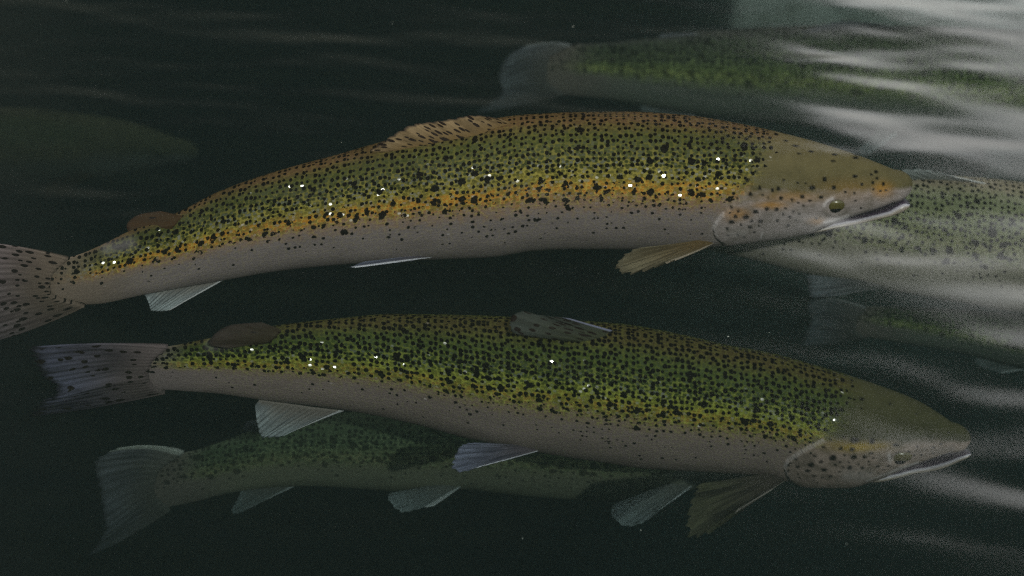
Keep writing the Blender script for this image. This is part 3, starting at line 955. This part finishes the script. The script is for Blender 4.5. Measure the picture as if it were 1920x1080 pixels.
F_PECT2 = fin_skin('pectoral_fin_web_olive', (0.075, 0.062, 0.052), (0.095, 0.098, 0.058), (0.014, 0.014, 0.013), 0.0, edge=0.0, lead=(0.33, 0.30, 0.27), lead_w=0.08, nrays=14, seed=9.0)

trout_2 = dict(
    depth=0.140, pyref=735, bend=0.6, roll=18, skin=sk2, step=2.6, rings=176,
    top=[(215, 668), (260, 655), (323, 648), (393, 634), (460, 620), (533, 608), (640, 596), (740, 588), (873, 590), (973, 594), (1057, 599), (1160, 606), (1280, 627), (1347, 643), (1447, 662), (1513, 680),
         (1580, 700), (1640, 720), (1713, 748), (1763, 777), (1782, 790)],
    bottom=[(215, 712), (260, 728), (333, 734), (400, 739), (483, 751), (560, 760), (673, 776), (773, 797), (873, 824), (1017, 853), (1140, 872), (1207, 882), (1273, 886), (1400, 893), (1480, 906), (1530, 917),
            (1590, 918), (1640, 906), (1680, 889), (1713, 873), (1740, 862), (1773, 850), (1782, 847)],
    tip=(1820, 823),
    gill=[(1540, 817), (1498, 840), (1471, 861), (1469, 878), (1482, 898), (1500, 911)],
    headline=[(1610, 705), (1590, 740), (1560, 790), (1535, 818), (1498, 842), (1472, 861), (1470, 878), (1484, 898), (1505, 912)],
    ridges=[([(1808, 840), (1773, 850), (1740, 861), (1713, 870), (1684, 877), (1662, 888)], 5.5, 2.0), ([(1560, 868), (1562, 890), (1570, 912)], 3.0, -1.2)],
    pales=[([(400, 648), (440, 640)], 11, 0.10), ([(1535, 820), (1498, 841), (1473, 860), (1469, 874), (1476, 890)], 2.2, 0.42), ([(1722, 867), (1700, 872), (1684, 877)], 3.0, 0.75), ([(1684, 877), (1662, 888), (1625, 902)], 3.0, 0.5),
           ([(1660, 848), (1664, 862)], 3.5, 0.45), ([(1585, 890), (1630, 893)], 12, 0.25)],
    golds=[(1600, 834, 48, 9, 0.95), (1560, 828, 30, 8, 0.5), (1640, 832, 22, 7, 0.6)],
    marks=marks2, eye=(1684, 857, 22, 13, 0, 5),
    jaw=dict(top=[(1600, 890), (1650, 882), (1690, 873), (1730, 864), (1770, 852), (1795, 845)],
             bottom=[(1600, 902), (1640, 904), (1680, 897), (1713, 888), (1747, 883), (1775, 875), (1795, 866)], tip=(1821, 850)),
    fins=[
        dict(name='tail_fin', mode='median', mat=F_TAIL2, ref=260, root=[(315, 649), (285, 672), (280, 705), (310, 735)], edge=[(50, 648), (64, 672), (78, 702), (104, 720), (72, 748), (50, 784)],
             opt=dict(flesh=0.010, bow=0.035, nrays=17, thick=0.003, cup=0.004, wave_amp=0.0005, ragged=0.05, fold=0.007, nu=90, nv=30)),
        dict(name='dorsal_fin', mode='side', pair=False, mat=F_DORS2, root=[(1155, 617), (1135, 630), (1105, 637), (1070, 635)], edge=[(1065, 596, 0.004), (1008, 590, 0.006), (975, 583, 0.008), (953, 606, 0.009), (962, 624, 0.009), (1000, 631, 0.008)],
             opt=dict(nrays=6, wave_amp=0.0005, ragged=0.03, thick=0.0022, nu=80)),
        dict(name='adipose_fin', mode='side', pair=False, mat=F_ADIP2, root=[(535, 615), (520, 630), (500, 642)], edge=[(490, 604, 0.003), (440, 608, 0.006), (405, 624, 0.008), (391, 645, 0.008), (425, 654, 0.006)], opt=dict(nrays=3, thick=0.006, wave_amp=0.0, ragged=0.0)),
        dict(name='anal_fin', mode='median', mat=F_PALE, root=[(645, 770), (590, 764), (540, 757), (486, 750)], edge=[(545, 808), (522, 815), (493, 816), (482, 785), (478, 762)], opt=dict(nrays=11, ragged=0.03, cup=0.004)),
        dict(name='pelvic_fin', mode='side', mat=F_PELV, root=[(1018, 851), (1005, 846), (990, 842)], edge=[(905, 876, 0.035), (862, 884, 0.045), (847, 873, 0.04), (862, 838, 0.02), (885, 828, 0.01)], opt=dict(nrays=9, ragged=0.03)),
        dict(name='pectoral_fin', mode='side', mat=F_PECT2, root=[(1482, 905), (1470, 900), (1455, 893)], edge=[(1385, 962, 0.05), (1330, 996, 0.07), (1296, 1000, 0.075), (1287, 985, 0.07), (1302, 920, 0.04), (1325, 903, 0.025)],
             opt=dict(nrays=13, wave_amp=0.0013, ragged=0.05, thick=0.002, nu=90)),
    ])
make_trout('dark green spotted trout across the lower half, whole from forked tail to snout', SHOAL, trout_2)

# ---- trout behind the upper trout's head
sk3 = trout_skin('skin_pale_trout', (0.14, 0.15, 0.08), (0.22, 0.18, 0.13), (0.18, 0.18, 0.08), (0.28, 0.25, 0.15), (0.50, 0.42, 0.35), (0.15, 0.14, 0.08), (0.36, 0.32, 0.30), (0.4, 0.25, 0.05), 7.0, big=1.2, glint=0.0)
F_DIM = fin_skin('fin_web_dim', (0.17, 0.16, 0.15), (0.25, 0.27, 0.30), (0.08, 0.08, 0.09), 0.0, edge=0.5, nrays=14, lead=(0.3, 0.3, 0.3), lead_w=0.03, seed=11.0)
F_DIMP = fin_skin('fin_web_dim_pale', (0.28, 0.27, 0.24), (0.36, 0.40, 0.40), (0.20, 0.22, 0.22), 0.0, edge=0.0, nrays=10, lead=(0.8, 0.8, 0.8), lead_w=0.15, seed=12.0)
trout_3 = dict(
    depth=0.190, pyref=440, bend=0.6, roll=9, skin=sk3, step=5.0, rings=112,
    top=[(930, 318), (1000, 312), (1100, 304), (1250, 304), (1400, 308), (1560, 316), (1700, 328), (1800, 332), (1920, 344), (2100, 380), (2230, 420), (2290, 450)],
    bottom=[(930, 372), (1000, 384), (1100, 410), (1320, 466), (1398, 483), (1503, 510), (1670, 544), (1818, 570), (1920, 586), (2100, 596), (2230, 585), (2290, 570)],
    tip=(2360, 515), eye=(2260, 505, 18, 13, 0, 2), headline=[(2130, 400), (2110, 480), (2100, 590)],
    fins=[dict(name='tail_fin', mode='median', mat=F_DIM, ref=990, root=[(985, 316), (975, 345), (985, 378)], edge=[(800, 300), (835, 345), (815, 420)], opt=dict(flesh=0.010, bow=0.035, nrays=16, thick=0.003)),
          dict(name='dorsal_fin', mode='ridge', mat=F_DIMP, root=[1860, 1800, 1740, 1690], edge=[(1800, 331), (1740, 321), (1690, 318), (1650, 330), (1640, 345)], lean=0.012, tilt=0.5, opt=dict(nrays=8)),
          dict(name='adipose_fin', mode='ridge', mat=F_DIM, root=[1170, 1150, 1130], edge=[(1150, 292), (1110, 296), (1100, 312)], opt=dict(nrays=3, thick=0.006, wave_amp=0.0)),
          dict(name='anal_fin', mode='median', mat=F_DIMP, root=[(1330, 440), (1270, 430), (1210, 415)], edge=[(1250, 455), (1225, 458), (1205, 440)], opt=dict(nrays=10)),
          dict(name='pelvic_fin', mode='side', mat=F_DIM, root=[(1672, 541), (1655, 536), (1640, 532)], edge=[(1560, 558, 0.02), (1520, 556, 0.025), (1512, 530, 0.015), (1510, 514, 0.01)], opt=dict(nrays=9)),
          dict(name='pectoral_fin', mode='side', mat=F_DIM, root=[(2110, 588), (2100, 582), (2090, 578)], edge=[(1990, 650, 0.05), (1960, 640, 0.05), (1980, 605, 0.02)], opt=dict(nrays=10))])
make_trout('pale bellied trout passing behind the head of the golden-banded trout, cut by the right edge', SHOAL, trout_3)

# ---- trout deep along the top right
sk4 = trout_skin('skin_veiled_trout', (0.045, 0.055, 0.035), (0.05, 0.05, 0.045), (0.12, 0.15, 0.05), (0.26, 0.28, 0.09), (0.17, 0.18, 0.15), (0.07, 0.07, 0.05), (0.2, 0.2, 0.18), (0.3, 0.25, 0.05), 11.0, big=1.1, glint=0.0, ink=0.7)
trout_4 = dict(
    depth=0.21, pyref=150, bend=0.5, roll=12, skin=sk4, step=6.0, rings=96,
    top=[(1005, 100), (1050, 88), (1141, 82), (1226, 72), (1300, 64), (1400, 56), (1600, 50), (1800, 55), (1920, 62), (2080, 92), (2170, 125)],
    bottom=[(1005, 165), (1050, 174), (1141, 184), (1226, 198), (1310, 213), (1400, 224), (1600, 242), (1800, 264), (1920, 274), (2080, 272), (2170, 250)],
    tip=(2240, 195), eye=(2140, 192, 14, 10, 0, 2), headline=[(2030, 120), (2015, 200), (2005, 300)],
    fins=[dict(name='tail_fin', mode='median', mat=F_DIM, ref=1040, root=[(1070, 84), (1030, 105), (1025, 145), (1060, 176)], edge=[(985, 84), (948, 106), (934, 140), (940, 172), (915, 190), (886, 214)], opt=dict(flesh=0.010, bow=0.035, nrays=16, thick=0.003, cup=0.004)),
          dict(name='adipose_fin', mode='ridge', mat=F_DIM, root=[1330, 1300, 1270], edge=[(1300, 62), (1240, 64), (1225, 80)], opt=dict(nrays=3, thick=0.006, wave_amp=0.0)),
          dict(name='dorsal_fin', mode='ridge', mat=F_DIM, root=[1730, 1680, 1600, 1540], edge=[(1650, 42), (1600, 40), (1540, 46), (1500, 62)], lean=0.01, tilt=0.4, opt=dict(nrays=10)),
          dict(name='anal_fin', mode='median', mat=F_DIMP, root=[(1345, 210), (1300, 202), (1240, 190)], edge=[(1255, 226), (1215, 220), (1200, 200), (1215, 188)], opt=dict(nrays=10)),
          dict(name='pelvic_fin', mode='side', mat=F_DIMP, root=[(1690, 250), (1672, 247), (1650, 243)], edge=[(1628, 290, 0.03), (1616, 290, 0.03), (1608, 282, 0.03)], opt=dict(nrays=7)),
          dict(name='pectoral_fin', mode='side', mat=F_DIM, root=[(2010, 270), (2000, 266), (1990, 262)], edge=[(1950, 350, 0.05), (1920, 348, 0.05), (1930, 310, 0.02)], opt=dict(nrays=10))])
make_trout('veiled trout with a yellow-green side stripe swimming along the top right', SHOAL, trout_4)

# ---- dim trout under the pale bellied one
trout_5 = dict(
    depth=0.28, pyref=620, bend=0.6, roll=16, skin=sk4, step=6.0, rings=96,
    top=[(1575, 578), (1640, 574), (1790, 580), (1920, 590), (2100, 600), (2350, 615), (2500, 640), (2560, 660)],
    bottom=[(1575, 622), (1640, 634), (1790, 660), (1920, 690), (2100, 740), (2350, 780), (2500, 770), (2560, 755)],
    tip=(2640, 710), eye=(2540, 705, 14, 10, 0, 2), headline=[(2440, 620), (2430, 690), (2420, 780)],
    fins=[dict(name='tail_fin', mode='median', mat=F_DIM, ref=1610, root=[(1625, 575), (1605, 595), (1605, 615), (1625, 632)], edge=[(1518, 553), (1512, 580), (1520, 600), (1510, 622), (1498, 650)], opt=dict(flesh=0.010, bow=0.035, nrays=16, thick=0.003)),
          dict(name='dorsal_fin', mode='ridge', mat=F_DIM, root=[2190, 2130, 2060], edge=[(2110, 570), (2060, 572), (2030, 590)], lean=0.01, tilt=0.4, opt=dict(nrays=10)),
          dict(name='anal_fin', mode='median', mat=F_DIMP, root=[(1960, 688), (1920, 680), (1870, 668)], edge=[(1880, 698), (1845, 692), (1828, 676), (1835, 664)], opt=dict(nrays=10)),
          dict(name='pelvic_fin', mode='side', mat=F_DIMP, root=[(2180, 742), (2165, 738), (2150, 734)], edge=[(2090, 775, 0.03), (2070, 770, 0.03), (2080, 750, 0.02)], opt=dict(nrays=7))])
make_trout('dim dark-backed trout whose tail shows just below the pale bellied trout', SHOAL, trout_5)

# ---- murky trout below the lower trout
sk6 = trout_skin('skin_murky_trout', (0.07, 0.095, 0.05), (0.07, 0.085, 0.05), (0.13, 0.15, 0.07), (0.22, 0.21, 0.10), (0.27, 0.25, 0.17), (0.10, 0.11, 0.07), (0.25, 0.24, 0.2), (0.3, 0.25, 0.05), 15.0, big=1.1, glint=0.0, ink=0.7)
F_MURK = fin_skin('fin_web_murky', (0.20, 0.185, 0.16), (0.26, 0.26, 0.29), (0.12, 0.12, 0.13), 0.0, edge=0.4, nrays=14, lead=(0.5, 0.5, 0.45), lead_w=0.05, seed=13.0)
trout_6 = dict(
    depth=0.31, pyref=850, bend=0.6, roll=15, skin=sk6, step=5.0, rings=112,
    top=[(285, 852), (350, 846), (420, 826), (480, 804), (558, 784), (660, 770), (800, 756), (1000, 752), (1180, 764), (1320, 784), (1400, 806), (1440, 822)],
    bottom=[(285, 958), (350, 946), (433, 926), (500, 917), (579, 914), (683, 920), (750, 924), (867, 920), (933, 927), (1033, 937), (1150, 943), (1220, 936), (1300, 920), (1400, 898), (1440, 886)],
    tip=(1500, 856), eye=(1405, 850, 15, 11, 0, 2), headline=[(1290, 780), (1270, 850), (1260, 935)],
    fins=[dict(name='tail_fin', mode='median', mat=F_MURK, ref=310, root=[(345, 847), (300, 875), (290, 915), (320, 955)], edge=[(215, 838), (176, 864), (184, 905), (192, 945), (196, 975), (160, 1048)], opt=dict(flesh=0.010, bow=0.035, nrays=16, thick=0.003, cup=0.006, ragged=0.06)),
          dict(name='adipose_fin', mode='ridge', mat=F_MURK, root=[520, 505, 490], edge=[(500, 786), (466, 790), (455, 806)], opt=dict(nrays=3, thick=0.006, wave_amp=0.0)),
          dict(name='anal_fin', mode='median', mat=F_DIMP, root=[(562, 908), (520, 910), (460, 914)], edge=[(475, 945), (440, 966), (434, 960), (452, 922)], opt=dict(nrays=10)),
          dict(name='dorsal_fin', mode='ridge', mat=F_MURK, root=[960, 900, 820], edge=[(880, 742), (820, 745), (790, 760)], lean=0.012, tilt=0.6, opt=dict(nrays=10)),
          dict(name='pelvic_fin', mode='side', mat=F_DIMP, root=[(868, 915), (850, 912), (835, 910)], edge=[(812, 952, 0.03), (752, 976, 0.04), (726, 950, 0.03), (728, 924, 0.01)], opt=dict(nrays=9, cup=0.01)),
          dict(name='pectoral_fin', mode='side', mat=F_DIMP, root=[(1302, 914), (1285, 910), (1265, 905)], edge=[(1248, 950, 0.04), (1202, 994, 0.06), (1175, 1002, 0.06), (1145, 978, 0.05), (1148, 945, 0.03)], opt=dict(nrays=10, cup=0.008))])
make_trout('murky trout deep below the green trout, with torn pale tail and fins', SHOAL, trout_6)

# ---- faint trout far down on the left
sk7 = trout_skin('skin_faint_trout', (0.08, 0.08, 0.035), (0.10, 0.08, 0.04), (0.11, 0.09, 0.04), (0.13, 0.10, 0.04), (0.12, 0.11, 0.08), (0.12, 0.10, 0.05), (0.2, 0.18, 0.15), (0.3, 0.2, 0.05), 19.0, glint=0.0, ink=0.4)
trout_7 = dict(
    depth=0.39, pyref=270, bend=0.6, roll=18, skin=sk7, step=6.0, rings=96,
    top=[(-640, 330), (-560, 322), (-400, 270), (-250, 230), (-100, 206), (40, 203), (119, 210), (237, 227), (300, 246), (330, 258)],
    bottom=[(-640, 380), (-560, 385), (-400, 380), (-250, 368), (-100, 356), (40, 345), (119, 338), (237, 325), (300, 312), (330, 304)],
    tip=(372, 285), eye=(300, 288, 13, 9, 0, 2), headline=[(190, 215), (180, 270), (170, 335)],
    fins=[dict(name='tail_fin', mode='median', mat=F_MURK, ref=-600, root=[(-590, 325), (-605, 355), (-590, 384)], edge=[(-740, 300), (-715, 350), (-740, 410)], opt=dict(flesh=0.010, bow=0.035, nrays=16, thick=0.003)),
          dict(name='dorsal_fin', mode='ridge', mat=F_MURK, root=[-60, -120, -200], edge=[(-140, 190), (-200, 196), (-240, 222)], lean=0.01, tilt=0.5, opt=dict(nrays=10)),
          dict(name='pectoral_fin', mode='side', mat=F_MURK, root=[(180, 328), (170, 325), (160, 322)], edge=[(110, 372, 0.04), (80, 368, 0.04), (90, 340, 0.02)], opt=dict(nrays=10))])
trout_7['fins'][2]['mat'] = F_ADIP1
make_trout('faint olive trout deep in the dark water at the upper left', SHOAL, trout_7)


# ---- fine flecks drifting in the water
def build_flecks():
    r = np.random.default_rng(5)
    V, F = [], []
    for _ in range(36):
        p = np.array([r.uniform(-0.5, 0.5), r.uniform(-0.3, 0.9), -r.uniform(0.01, 0.25)])
        q = r.uniform(0.0002, 0.0006)
        k = len(V)
        V += [p + np.array(d) * q * r.uniform(0.6, 1.4) for d in ((1, 0, 0), (-1, 0, 0), (0, 1, 0), (0, -1, 0), (0, 0, 1), (0, 0, -1))]
        F += [(k + a, k + b, k + c) for a, b, c in ((0, 2, 4), (2, 1, 4), (1, 3, 4), (3, 0, 4), (2, 0, 5), (1, 2, 5), (3, 1, 5), (0, 3, 5))]
    o = mesh_object('floating_dust', V, F, plain('drifting_fleck', (0.5, 0.5, 0.45), 0.8, noise=0.5), smooth=False)
    o['kind'] = 'stuff'
    o['label'] = 'tiny pale flecks drifting through the dark water'
    o['category'] = 'dust'


build_flecks()
